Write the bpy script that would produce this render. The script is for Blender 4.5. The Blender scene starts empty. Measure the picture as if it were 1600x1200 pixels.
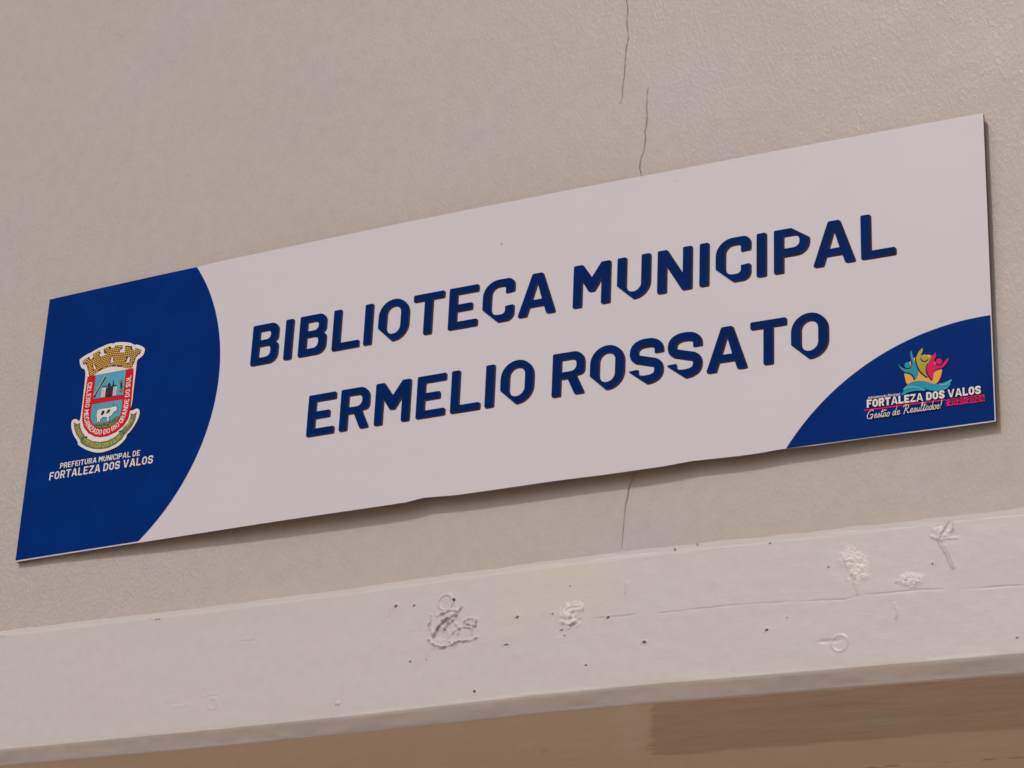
import bpy, math, random
import numpy as np
from mathutils import Vector, Matrix
from mathutils.geometry import tessellate_polygon

random.seed(7)
rng = np.random.RandomState(11)
sc = bpy.context.scene
COL = sc.collection

# ------------------------------------------------------------------ camera, sky, sun, exposure
Z0 = 2.45                                   # height of the sign's lower edge above the ground
RW = ((0.89308651, 0.4479267, 0.04193033),      # camera right
      (-0.14557506, 0.37591761, -0.9151469),    # camera down
      (-0.42568108, 0.81120134, 0.40093391))    # camera forward
CAM = (1.79367464, -2.1677779, Z0 - 0.94100574)
FPX = 3782.38                               # focal length for a 1600 px wide picture
cd = bpy.data.cameras.new('camera')
cam = bpy.data.objects.new('camera', cd)
COL.objects.link(cam)
r, d, f = [Vector(v) for v in RW]
m3 = Matrix((r, -d, -f)).transposed()
cam.matrix_world = Matrix.Translation(Vector(CAM)) @ m3.to_4x4()
cd.sensor_width = 36
cd.lens = FPX / 1600 * 36
cd.clip_start = 0.01
cd.clip_end = 500
sc.camera = cam

SUN_EL, SUN_AZ = math.radians(41), math.radians(-11)     # azimuth measured from straight out of the wall, towards its left
sun_dir = Vector((math.sin(SUN_AZ) * math.cos(SUN_EL), -math.cos(SUN_AZ) * math.cos(SUN_EL), math.sin(SUN_EL)))
w = bpy.data.worlds.new('World')
sc.world = w
w.use_nodes = True
nt = w.node_tree
sky = nt.nodes.new('ShaderNodeTexSky')
sky.sky_type = 'NISHITA'
sky.sun_disc = False
sky.sun_elevation = SUN_EL
sky.sun_rotation = math.atan2(sun_dir.x, sun_dir.y)
sky.dust_density = 4.0
sky.air_density = 1.0
nt.links.new(sky.outputs[0], nt.nodes['Background'].inputs[0])
nt.nodes['Background'].inputs[1].default_value = 0.083
sl = bpy.data.lights.new('sun', 'SUN')
sl.energy = 1.22
sl.angle = math.radians(2.2)
sl.color = (1.0, 0.965, 0.94)
sun = bpy.data.objects.new('sun', sl)
COL.objects.link(sun)
sun.rotation_euler = sun_dir.to_track_quat('Z', 'Y').to_euler()
sc.view_settings.view_transform = 'Standard'
sc.view_settings.look = 'None'
sc.view_settings.exposure = -0.12
sc.view_settings.gamma = 1

# ------------------------------------------------------------------ helpers
W, H = 1.2, 0.348                            # the sign, metres

def dep(x):
    """how far the sign's face stands off the wall: it bows out in the middle"""
    u = min(max(x / W, 0), 1)
    return 0.006 + 0.004 * u + 0.009 * math.sin(math.pi * u ** 0.9)

def ray(px, py):
    a, b = (px - 800) / FPX, (py - 600) / FPX
    return [RW[0][i] * a + RW[1][i] * b + RW[2][i] for i in range(3)]

def on_sign(px, py):
    """measurement on the photograph -> metres on the sign's face (x from its left, z from its lower edge)"""
    v = ray(px, py)
    dd = 0.01
    for _ in range(5):
        t = (-dd - CAM[1]) / v[1]
        x = CAM[0] + t * v[0]
        dd = dep(x)
    return (x, CAM[2] + t * v[2] - Z0)

def on_plane(px, py, depth=0.0):
    v = ray(px, py)
    t = (-depth - CAM[1]) / v[1]
    return (CAM[0] + t * v[0], CAM[2] + t * v[2] - Z0)

def on_level(px, py, z):
    v = ray(px, py)
    t = (Z0 + z - CAM[2]) / v[2]
    return (CAM[0] + t * v[0], CAM[1] + t * v[1])

def mesh_obj(name, verts, faces, mats, parent=None, smooth=False, idx=None, origin=None):
    me = bpy.data.meshes.new(name)
    o0 = origin if origin is not None else (tuple(parent.get('org')) if parent is not None and 'org' in parent else (0, 0, 0))
    me.from_pydata([(v[0] - o0[0], v[1] - o0[1], v[2] - o0[2]) for v in verts], [], faces)
    for m in (mats if isinstance(mats, (list, tuple)) else [mats]):
        me.materials.append(m)
    if idx:
        me.polygons.foreach_set('material_index', idx)
    if smooth:
        me.polygons.foreach_set('use_smooth', [True] * len(me.polygons))
    o = bpy.data.objects.new(name, me)
    COL.objects.link(o)
    if parent is not None:
        o.parent = parent
    return o

# ------------------------------------------------------------------ materials
def mat(name, color, rough=0.5, spec=0.5):
    m = bpy.data.materials.new(name)
    m.use_nodes = True
    b = m.node_tree.nodes['Principled BSDF']
    b.inputs['Base Color'].default_value = (*color, 1)
    b.inputs['Roughness'].default_value = rough
    b.inputs['Specular IOR Level'].default_value = spec
    return m

class NG:
    def __init__(s, m):
        s.t = m.node_tree
        s.b = s.t.nodes['Principled BSDF']
        s.tc = s.t.nodes.new('ShaderNodeTexCoord')
    def map(s, scale=(1, 1, 1), rot=(0, 0, 0)):
        n = s.t.nodes.new('ShaderNodeMapping')
        n.inputs['Scale'].default_value = scale
        n.inputs['Rotation'].default_value = rot
        s.t.links.new(s.tc.outputs['Object'], n.inputs[0])
        return n.outputs[0]
    def noise(s, scale, detail=3, rough=0.5, vec=None, dist=0):
        n = s.t.nodes.new('ShaderNodeTexNoise')
        n.inputs['Scale'].default_value = scale
        n.inputs['Detail'].default_value = detail
        n.inputs['Roughness'].default_value = rough
        n.inputs['Distortion'].default_value = dist
        s.t.links.new(vec if vec is not None else s.tc.outputs['Object'], n.inputs['Vector'])
        return n.outputs[0]
    def ramp(s, fac, stops):
        n = s.t.nodes.new('ShaderNodeValToRGB')
        e = n.color_ramp.elements
        while len(e) < len(stops):
            e.new(0.5)
        for el, (p, c) in zip(e, stops):
            el.position = p
            el.color = (*c, 1) if len(c) == 3 else c
        s.t.links.new(fac, n.inputs[0])
        return n.outputs[0]
    def mix(s, fac, a, b, kind='MIX'):
        n = s.t.nodes.new('ShaderNodeMix')
        n.data_type = 'RGBA'
        n.blend_type = kind
        for i, v in ((0, fac), (6, a), (7, b)):
            if isinstance(v, (int, float)):
                n.inputs[i].default_value = v
            elif isinstance(v, tuple):
                n.inputs[i].default_value = (*v, 1)
            else:
                s.t.links.new(v, n.inputs[i])
        return n.outputs[2]
    def math(s, op, a, b=0.0):
        n = s.t.nodes.new('ShaderNodeMath')
        n.operation = op
        for i, v in ((0, a), (1, b)):
            if isinstance(v, (int, float)):
                n.inputs[i].default_value = v
            else:
                s.t.links.new(v, n.inputs[i])
        return n.outputs[0]
    def attr(s, name):
        n = s.t.nodes.new('ShaderNodeAttribute')
        n.attribute_name = name
        return n.outputs['Fac']
    def bump(s, h, strength, dist, prev=None):
        n = s.t.nodes.new('ShaderNodeBump')
        n.inputs['Strength'].default_value = strength
        n.inputs['Distance'].default_value = dist
        s.t.links.new(h, n.inputs['Height'])
        if prev is not None:
            s.t.links.new(prev, n.inputs['Normal'])
        return n.outputs[0]
    def to(s, out, name):
        s.t.links.new(out, s.b.inputs[name])

# wall: cream gloss paint over rolled plaster
M_wall = mat('wall_paint', (0.5, 0.45, 0.4), 0.33, 0.18)
g = NG(M_wall)
tint = g.ramp(g.noise(4.2, 4, 0.55), [(0.35, (0.495, 0.442, 0.445)), (0.52, (0.498, 0.450, 0.420)), (0.68, (0.490, 0.448, 0.432))])
fine = g.ramp(g.noise(60, 4, 0.6), [(0.3, (0.93, 0.93, 0.93)), (0.7, (1, 1, 1))])
base = g.mix(1.0, tint, fine, 'MULTIPLY')
dirt_shade = g.attr('dirt_shade')
vo = g.t.nodes.new('ShaderNodeTexVoronoi')
vo.inputs['Scale'].default_value = 13
vo.inputs['Randomness'].default_value = 1
g.t.links.new(g.map((1, 1, 0.6)), vo.inputs['Vector'])
speck = g.math('MULTIPLY', g.math('LESS_THAN', vo.outputs['Distance'], 0.012), 0.55)
base = g.mix(speck, base, (0.16, 0.12, 0.09))
base = g.mix(dirt_shade, base, (0.13, 0.09, 0.065))
g.to(base, 'Base Color')
v1 = g.map((1.0, 1.0, 0.62), (0, math.radians(24), 0))
n1 = g.noise(300, 2.5, 0.5, v1, 0.3)
n2 = g.noise(560, 2, 0.5, v1)
gd = g.t.nodes.new('ShaderNodeVectorMath')          # the roller left a coarser coat low on the left
gd.operation = 'DISTANCE'
gd.inputs[1].default_value = (-0.1, 0, Z0 - 0.05)
g.t.links.new(g.tc.outputs['Object'], gd.inputs[0])
amp = g.ramp(g.math('ADD', gd.outputs['Value'], g.math('MULTIPLY', g.noise(3.1, 3, 0.6), 0.5)), [(0.25, (1, 1, 1)), (0.85, (0.23, 0.23, 0.23))])
h1 = g.math('MULTIPLY', g.ramp(n1, [(0.42, (0, 0, 0)), (0.72, (1, 1, 1))]), amp)
b1 = g.bump(h1, 0.60, 0.0013)
b2 = g.bump(n2, 0.18, 0.0006, b1)
b3 = g.bump(g.noise(22, 3, 0.5), 0.16, 0.004, b2)
g.to(b3, 'Normal')
g.to(g.ramp(g.noise(30, 3, 0.6), [(0.3, (0.26, 0.26, 0.26)), (0.7, (0.38, 0.38, 0.38))]), 'Roughness')

def lintel_mat(name, c1, c2, rough):
    m = mat(name, c1, rough, 0.5)
    g = NG(m)
    base = g.mix(g.ramp(g.noise(6, 4, 0.6), [(0.35, (0, 0, 0)), (0.65, (1, 1, 1))]), c1, c2)
    sp = g.ramp(g.noise(90, 4, 0.65), [(0.3, (0.95, 0.95, 0.95)), (0.65, (1, 1, 1))])
    base = g.mix(1.0, base, sp, 'MULTIPLY')
    return m, g, base

M_lintel, g, base = lintel_mat('lintel_paint', (0.555, 0.525, 0.535), (0.556, 0.526, 0.525), 0.42)
base = g.mix(g.attr('cream'), base, (0.585, 0.53, 0.465))
base = g.mix(g.attr('chip'), base, (0.66, 0.63, 0.62))
base = g.mix(g.attr('dirt_shade'), base, (0.035, 0.02, 0.014))
g.to(base, 'Base Color')
vl = g.map((0.25, 1, 1))
b1 = g.bump(g.noise(300, 3, 0.6, vl), 0.22, 0.0006)
b2 = g.bump(g.noise(70, 3, 0.55), 0.25, 0.0012, b1)
g.to(b2, 'Normal')
g.to(g.ramp(g.noise(40, 3, 0.6), [(0.3, (0.36, 0.36, 0.36)), (0.7, (0.5, 0.5, 0.5))]), 'Roughness')

M_soffit, g, base = lintel_mat('soffit_paint', (0.68, 0.575, 0.475), (0.67, 0.56, 0.45), 0.5)
vs = g.map((0.05, 1, 1))
streak = g.noise(330, 4, 0.65, vs)
pcol = g.ramp(g.noise(5.5, 4, 0.6, g.map((0.5, 2.2, 1))), [(0.3, (0.47, 0.43, 0.355)), (0.5, (0.54, 0.41, 0.325)), (0.7, (0.44, 0.365, 0.33))])
pcol = g.mix(1.0, pcol, g.ramp(streak, [(0.3, (0.78, 0.78, 0.79)), (0.7, (1.12, 1.08, 1.06))]), 'MULTIPLY')
base = g.mix(g.math('MULTIPLY', g.attr('smear'), 0.7), base, (0.70, 0.625, 0.56))
base = g.mix(g.attr('patch'), base, pcol)
base = g.mix(g.attr('dirt_shade'), base, (0.03, 0.018, 0.012))
g.to(base, 'Base Color')
b1 = g.bump(streak, 0.3, 0.0008)
b2 = g.bump(g.noise(60, 3, 0.55), 0.3, 0.0015, b1)
g.to(b2, 'Normal')

M_white = mat('printed_white', (0.69, 0.645, 0.65), 0.34, 0.2)
g = NG(M_white)
g.to(g.ramp(g.noise(9, 3, 0.5), [(0.3, (0.60, 0.58, 0.65)), (0.7, (0.612, 0.588, 0.645))]), 'Base Color')
g.to(g.bump(g.noise(900, 2, 0.5), 0.10, 0.0003, g.bump(g.noise(14, 2, 0.5), 0.10, 0.002)), 'Normal')
g.to(g.ramp(g.noise(25, 4, 0.6), [(0.3, (0.3, 0.3, 0.3)), (0.7, (0.4, 0.4, 0.4))]), 'Roughness')

def printed(name, c, rough=0.34, var=0.12):
    m = mat(name, c, rough, 0.07)
    g = NG(m)
    lo = tuple(x * (1 - var) for x in c)
    hi = tuple(min(1, x * (1 + var)) for x in c)
    g.to(g.ramp(g.noise(18, 4, 0.6), [(0.3, lo), (0.7, hi)]), 'Base Color')
    g.to(g.bump(g.noise(900, 2, 0.5), 0.10, 0.0003), 'Normal')
    return m

M_blue = printed('printed_blue', (0.0002, 0.0245, 0.178), 0.2)
M_letter = printed('letter_blue', (0.0002, 0.0165, 0.115), 0.2)
for m_ in (M_blue, M_letter):
    m_.node_tree.nodes['Principled BSDF'].inputs['Specular IOR Level'].default_value = 0.025
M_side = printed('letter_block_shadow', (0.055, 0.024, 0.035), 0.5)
M_cw = printed('crest_white', (0.74, 0.69, 0.69), 0.35, 0.03)
M_halo = printed('crest_shadow_print', (0.012, 0.012, 0.045), 0.4)
M_red = printed('crest_red', (0.62, 0.006, 0.018), 0.35)
M_sky = printed('crest_sky_blue', (0.085, 0.36, 0.50), 0.35)
M_line = printed('ink_outline', (0.018, 0.016, 0.03), 0.4)
M_green = printed('crest_green', (0.14, 0.20, 0.085), 0.4)
M_gold = printed('crest_gold', (0.82, 0.50, 0.14), 0.4)
M_mortar = printed('crest_mortar', (0.10, 0.045, 0.01), 0.4)
M_yell = printed('ribbon_lettering', (0.50, 0.46, 0.10), 0.4)
M_tractor = printed('tractor_ink', (0.035, 0.025, 0.04), 0.4)
M_orange = printed('logo_orange', (0.88, 0.40, 0.07), 0.35)
M_teal = printed('logo_teal', (0.015, 0.31, 0.46), 0.35)
M_palet = printed('logo_pale_teal', (0.20, 0.52, 0.62), 0.35)
M_olive = printed('logo_olive', (0.42, 0.36, 0.06), 0.35)
M_pink = printed('logo_magenta', (0.72, 0.005, 0.13), 0.35)
M_navy = printed('logo_navy_ink', (0.006, 0.012, 0.06), 0.4)
M_core = printed('board_core', (0.19, 0.17, 0.165), 0.6, 0.3)
M_ground = mat('ground_earth', (0.33, 0.21, 0.13), 0.9)
g = NG(M_ground)
g.to(g.ramp(g.noise(2.5, 6, 0.6), [(0.3, (0.56, 0.435, 0.31)), (0.7, (0.61, 0.475, 0.34))]), 'Base Color')

# ------------------------------------------------------------------ the setting: ground and wall
def structure(o):
    o['kind'] = 'structure'
    return o

structure(mesh_obj('ground', [(-60, -60, 0), (60, -60, 0), (60, 60, 0), (-60, 60, 0)], [(0, 1, 2, 3)], M_ground))  # out of view; added for its warm bounce onto soffit and wall

def grid_mesh(name, X, S, pos, mats, parent=None, origin=None, attrs=None):
    """tensor grid; pos is an array (len(S), len(X), 3)"""
    nx, ns = len(X), len(S)
    me = bpy.data.meshes.new(name)
    P = pos.reshape(-1, 3) - np.array(origin if origin is not None else (0, 0, 0))
    me.vertices.add(nx * ns)
    me.vertices.foreach_set('co', P.astype(np.float32).ravel())
    i = np.arange(ns - 1)[:, None] * nx + np.arange(nx - 1)[None, :]
    q = np.stack([i, i + nx, i + nx + 1, i + 1], -1).reshape(-1, 4)
    me.loops.add(q.size)
    me.loops.foreach_set('vertex_index', q.ravel().astype(np.int32))
    me.polygons.add(len(q))
    me.polygons.foreach_set('loop_start', (np.arange(len(q)) * 4).astype(np.int32))
    me.polygons.foreach_set('loop_total', np.full(len(q), 4, np.int32))
    me.update(calc_edges=True)
    me.polygons.foreach_set('use_smooth', np.ones(len(q), bool))
    me.materials.append(mats)
    for k, a in (attrs or {}).items():
        at = me.attributes.new(k, 'FLOAT', 'POINT')
        at.data.foreach_set('value', a.astype(np.float32).ravel())
    o = bpy.data.objects.new(name, me)
    COL.objects.link(o)
    if parent is not None:
        o.parent = parent
    return o

def seg_dist(PX, PY, pts):
    """distance of every grid point to a polyline, and the position along it"""
    best = np.full(PX.shape, 1e9)
    along = np.zeros(PX.shape)
    L = 0.0
    for (ax, ay), (bx, by) in zip(pts[:-1], pts[1:]):
        dx, dy = bx - ax, by - ay
        l2 = dx * dx + dy * dy + 1e-12
        t = np.clip(((PX - ax) * dx + (PY - ay) * dy) / l2, 0, 1)
        dd = np.hypot(PX - ax - t * dx, PY - ay - t * dy)
        k = dd < best
        best[k] = dd[k]
        along[k] = (L + t * math.sqrt(l2))[k]
        L += math.sqrt(l2)
    return best, along / max(L, 1e-9)

def vnoise(x, seed, n=4096):
    r = np.random.RandomState(seed).rand(n) * 2 - 1
    i = np.floor(x).astype(int)
    t = x - i
    t = t * t * (3 - 2 * t)
    return r[i % n] * (1 - t) + r[(i + 1) % n] * t

def vnoise2(x, y, seed):
    r = np.random.RandomState(seed).rand(256, 256) * 2 - 1
    i, j = np.floor(x).astype(int), np.floor(y).astype(int)
    s, t = x - i, y - j
    s, t = s * s * (3 - 2 * s), t * t * (3 - 2 * t)
    i, j = i % 256, j % 256
    i1, j1 = (i + 1) % 256, (j + 1) % 256
    return (r[i, j] * (1 - s) + r[i1, j] * s) * (1 - t) + (r[i, j1] * (1 - s) + r[i1, j1] * s) * t

def jag(pts, step, amp, seed):
    """a traced crack gets small sideways jags"""
    rr = random.Random(seed)
    out = [pts[0]]
    for a, b in zip(pts[:-1], pts[1:]):
        l = math.hypot(b[0] - a[0], b[1] - a[1])
        n = max(1, int(l / step))
        for k in range(1, n + 1):
            t = k / n
            j = amp * (rr.random() * 2 - 1) if k < n else 0
            out.append((a[0] + (b[0] - a[0]) * t + j, a[1] + (b[1] - a[1]) * t))
    return out

# cracks in the plaster above and below the sign (traced, metres)
crack_px = [
    [(978, -12), (978, 0), (980.5, 16), (979, 38), (981.5, 60), (977, 84), (976, 110), (974, 130), (973, 150), (969, 162)],
    [(1013, 137), (1011.5, 160), (1012, 180), (1010.5, 200), (1008, 207), (1009.5, 217), (1007, 236), (1002, 250), (1000, 262), (1003, 277)],
    [(1003, 277), (1001, 330), (996, 420), (1000, 520), (994, 640), (991.5, 738), (983, 762), (981, 779), (978, 790), (976, 812), (974, 830), (971, 862)],
]
cracks = [jag([on_plane(*p) for p in c], 0.008, 0.0011, 3 + i) for i, c in enumerate(crack_px)]
xf = np.arange(0.770, 0.845, 0.0005)
X = np.unique(np.round(np.concatenate([np.linspace(-4, -0.4, 6), np.linspace(-0.4, 0.770, 90), xf, np.linspace(0.845, 1.7, 70), np.linspace(1.7, 5.2, 6)]), 6))
Zs = np.unique(np.round(np.concatenate([np.linspace(-0.20, -0.12, 6), np.arange(-0.12, 0.90, 0.0018), np.linspace(0.9, 3.2, 8)]), 6))[::-1]
GX, GZ = np.meshgrid(X, Zs)
Y = 0.0012 * vnoise2(GX * 5 + 40, GZ * 5 + 40, 5) + 0.0005 * vnoise2(GX * 17 + 60, GZ * 17 + 60, 6)
Y *= np.clip((GZ + 0.12) / 0.05, 0, 1)
dirtv = np.zeros_like(GX)
for k, c in enumerate(cracks):
    dd, al = seg_dist(GX, GZ, c)
    wd = 0.00038 * (1 + 0.5 * vnoise(al * 40, 20 + k)) * np.clip(np.minimum(al, 1 - al) * 14 + 0.25, 0, 1)
    gr = np.exp(-(dd / wd) ** 2)
    Y += 0.0022 * gr
    dirtv = np.maximum(dirtv, np.exp(-(dd / (wd * 1.15)) ** 2) * 0.45)
pos = np.stack([GX, Y, GZ + Z0], -1)
structure(grid_mesh('wall', X, Zs, pos, M_wall, attrs={'dirt_shade': dirtv}))
structure(mesh_obj('wall', [(-4, 0.9, 0.02), (5.2, 0.9, 0.02), (5.2, 0.9, Z0 - 0.1), (-4, 0.9, Z0 - 0.1)], [(0, 1, 2, 3)], M_wall))  # unseen plane, added to block light from behind the soffit

# ------------------------------------------------------------------ the lintel
lint = bpy.data.objects.new('door_lintel', None)
LO = (0.6, 0.0, Z0 - 0.25)
lint.location = LO
COL.objects.link(lint)
lint['label'] = 'thick cream painted lintel with plaster scars and pinholes running below the blue and white sign'
lint['category'] = 'lintel'

xk = [-4, 0.0, 0.3, 0.5, 0.7, 0.83, 1.03, 1.22, 1.4, 5.2]
zk = [0.002, 0.0005, -0.0015, -0.0015, 0.0008, 0.0, -0.0035, -0.0065, -0.009, -0.012]
def droop(x):
    return np.interp(x, xk, zk)

XL = np.unique(np.round(np.concatenate([np.linspace(-4, -0.3, 8), np.arange(-0.3, 1.5, 0.0009), np.linspace(1.5, 5.2, 8)]), 6))
# profile of the beam: bevel under the wall, face, rounded lower arris
prof = []
def seg(a, b, step):
    n = max(1, int(round(math.dist(a, b) / step)))
    for k in range(n):
        t = k / n
        prof.append((a[0] + (b[0] - a[0]) * t, a[1] + (b[1] - a[1]) * t))
seg((0.002, -0.0835), (-0.002, -0.0848), 0.001)
seg((-0.002, -0.0848), (-0.0105, -0.0930), 0.001)
seg((-0.0105, -0.0930), (-0.012, -0.0955), 0.001)
seg((-0.012, -0.0955), (-0.0128, -0.2340), 0.0009)
seg((-0.0128, -0.2340), (-0.0112, -0.2366), 0.0008)
seg((-0.0112, -0.2366), (-0.0010, -0.2492), 0.0009)
seg((-0.0010, -0.2492), (0.0008, -0.2500), 0.0009)
seg((0.0008, -0.2500), (0.010, -0.2440), 0.002)
prof = np.array(prof)
tan = np.gradient(prof, axis=0)
nrm = np.stack([-tan[:, 1], tan[:, 0]], -1)
nrm /= np.linalg.norm(nrm, axis=1)[:, None]
nrm *= np.sign(-(nrm[:, 0] + nrm[:, 1]))[:, None]          # outward: towards -y / -z
GX, GI = np.meshgrid(XL, np.arange(len(prof)))
PY, PZ = prof[GI, 0], prof[GI, 1]
hgt = np.zeros_like(GX)
dirt_shade = np.zeros_like(GX)
cream = np.zeros_like(GX)
chip = np.zeros_like(GX)
arc = (GI / len(prof))
sl_ = np.concatenate([[0], np.cumsum(np.linalg.norm(np.diff(prof, axis=0), axis=1))])[GI]
hgt += 0.0004 * vnoise2(GX * 9 + 30, sl_ * 22 + 30, 2) + 0.00012 * vnoise2(GX * 60 + 99, sl_ * 90 + 20, 3)
low = np.clip((-0.2300 - PZ) / 0.006, 0, 1)
low = low * np.clip((0.0005 - PY) / 0.004, 0, 1)
hgt += low * (0.0006 * vnoise2(GX * 12 + 10, sl_ * 50, 8) + 0.00022 * vnoise2(GX * 60 + 10, sl_ * 120, 9))
top = np.clip((PZ + 0.094) / 0.004, 0, 1) * np.clip((-0.0035 - PY) / -0.002, 0, 1)
hgt += np.clip((PZ + 0.0965) / 0.004, 0, 1) * 0.0008 * vnoise2(GX * 40 + 5, sl_ * 80, 12)
B5 = lambda x, y: (600 + x / 3.2, 880 + y / 3.2)
B6 = lambda x, y: (1000 + x / 2.6667, 780 + y / 2.6667)
B7 = lambda x, y: (x / 2.6667, 820 + y / 2.6667)
def bp(p):
    x, z = on_plane(p[0], p[1], 0.0126)
    return (x, z - float(droop(x)))
iface = np.arange(np.where(prof[:, 1] < -0.2488)[0][0])
def local(pts, margin):
    xs = [p[0] for p in pts]
    zs = [p[1] for p in pts]
    ix = np.where((XL > min(xs) - margin) & (XL < max(xs) + margin))[0]
    iz = iface[(prof[iface, 1] > min(zs) - margin) & (prof[iface, 1] < max(zs) + margin)]
    return np.ix_(iz, ix)
def ridge(px, width, height, lumps=0.4, seed=1, dirt_amt=0.0):
    pts = [bp(p) for p in px]
    s_ = local(pts, width * 4)
    gx, gz = GX[s_], PZ[s_]
    wob = 0.0007
    dd, al = seg_dist(gx + wob * vnoise2(gx * 500, gz * 500, seed), gz + wob * vnoise2(gx * 500 + 50, gz * 500, seed + 1), pts)
    e = np.exp(-(dd / width) ** 2)
    hgt[s_] += height * e * (1 + lumps * vnoise2(gx * 420, gz * 420, seed + 2) * 1.6)
    if dirt_amt:
        dirt_shade[s_] = np.maximum(dirt_shade[s_], dirt_amt * np.exp(-(dd / width / 0.8) ** 2))
def blob(px, rx, rz, height, seed, freq=350):
    c = bp(px)
    s_ = local([c], max(rx, rz) * 2)
    gx, gz = GX[s_], PZ[s_]
    q = np.hypot((gx - c[0]) / rx, (gz - c[1]) / rz) + 0.25 * vnoise2(gx * 260, gz * 260, seed)
    e = np.clip(1.25 - q, 0, 1) ** 0.8
    if height > 0.0013:
        chip[s_] = np.maximum(chip[s_], np.clip(e * 1.6 - 0.2 + 0.5 * vnoise2(gx * 300, gz * 300, seed + 5), 0, 1))
    hgt[s_] += height * e * (0.35 + 0.8 * np.abs(vnoise2(gx * freq, gz * freq, seed + 1)) + 0.4 * vnoise2(gx * freq * 2, gz * freq * 2, seed + 2))
def ring(px, r, width, height):
    c = bp(px)
    s_ = local([c], r * 2)
    q = np.hypot(GX[s_] - c[0], (PZ[s_] - c[1]))
    hgt[s_] += height * np.exp(-((q - r) / width) ** 2)
def pit(px, rx, rz, depth=0.0035, tilt=0.0):
    c = bp(px)
    s_ = local([c], max(rx, rz) * 4)
    dx, dz = GX[s_] - c[0], PZ[s_] - c[1]
    dz = dz - tilt * dx
    e = np.exp(-((dx / rx) ** 2 + (dz / rz) ** 2) ** 1.5)
    hgt[s_] -= depth * e
    dirt_shade[s_] = np.maximum(dirt_shade[s_], np.clip(e * 1.7, 0, 1))  # the hole's inner shade is put into the colour as well
    hgt[s_] += 0.0005 * np.exp(-((np.hypot(dx / rx, dz / rz) - 2.0) / 0.6) ** 2)

# plaster scar left of the middle
for k, (pl_, wd, ht) in enumerate([
    ([(235, 258), (223, 310), (245, 352)], 0.0009, 0.0016),
    ([(262, 262), (300, 245), (330, 232), (372, 240), (388, 214)], 0.0010, 0.0018),
    ([(248, 360), (285, 300), (330, 262), (362, 252)], 0.0016, 0.0026),
    ([(300, 330), (322, 300), (345, 285)], 0.0014, 0.0018),
    ([(222, 380), (240, 402), (290, 420), (335, 408), (370, 390), (440, 384), (466, 370)], 0.0010, 0.0016),
    ([(398, 292), (430, 275), (460, 283), (456, 312), (412, 300)], 0.0010, 0.0016),
    ([(342, 352), (352, 334), (400, 318), (440, 322), (438, 356)], 0.0009, 0.0015),
    ([(320, 335), (330, 395)], 0.0008, 0.0011),
    ([(355, 300), (375, 322), (372, 352)], 0.0009, 0.001)]):
    ridge([B5(*p) for p in pl_], wd * 1.1, ht * 1.15, 0.5, 30 + 3 * k)
for c5, rr_ in (((345, 260), 0.0075), ((430, 292), 0.007), ((268, 405), 0.008), ((345, 402), 0.006), ((300, 310), 0.009)):
    blob(B5(*c5), rr_, rr_ * 0.75, 0.0011, int(c5[0]), 480)
ridge([B5(254, 352), B5(288, 306), B5(318, 280)], 0.0006, -0.0022, 0.2, 77, 0.35)
ring(B5(308, 195), 0.0085, 0.0011, 0.0013)
blob(B5(308, 190), 0.0075, 0.0075, 0.0007, 91, 500)
# white lump right of it
blob(B5(935, 258), 0.0115, 0.0115, 0.0030, 101, 170)
blob(B5(965, 225), 0.006, 0.007, 0.0020, 104, 170)
ridge([B5(895, 290), B5(925, 308), B5(955, 298)], 0.0012, 0.0018, 0.4, 111)
# drips on the right
ridge([B6(1278, 92), B6(1262, 130), B6(1240, 165), B6(1278, 225), B6(1303, 283)], 0.0014, 0.0017, 0.10, 121)
ridge([B6(1278, 92), B6(1300, 100), B6(1296, 135)], 0.0010, 0.0010, 0.4, 124)
ridge([B6(1212, 152), B6(1245, 168), B6(1318, 160)], 0.0009, 0.0011, 0.3, 127)
blob(B6(1262, 128), 0.009, 0.008, 0.0016, 131, 220)
ridge([B6(845, 235), B6(868, 285), B6(885, 312)], 0.0013, 0.0012, 0.25, 141)
ridge([B6(885, 312), B6(908, 398)], 0.0008, 0.0009, 0.1, 144)
blob(B6(905, 290), 0.011, 0.014, 0.0014, 151, 300)
blob(B6(868, 240), 0.009, 0.009, 0.0014, 154, 420)
blob(B6(1128, 334), 0.0125, 0.0065, 0.0022, 161, 380)
ring(B6(832, 600), 0.0082, 0.0010, 0.0007)
blob(B6(790, 592), 0.012, 0.002, -0.0010, 171, 50)
ring(B7(885, 745), 0.0060, 0.0016, 0.0004)
ridge([B6(1062, 435), B6(1070, 465), B6(1064, 495)], 0.0009, 0.0007, 0.2, 181)
ridge([B5(1212, 95), B5(1203, 148)], 0.0008, 0.0007, 0.2, 184)
ridge([B7(845, 712), B7(905, 704)], 0.0010, 0.0003, 0.2, 187)
ridge([B7(720, 760), B7(785, 748)], 0.0010, 0.0003, 0.2, 190)
ridge([B5(30, 232), B5(18, 278)], 0.0005, -0.0006, 0.2, 193)
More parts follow.
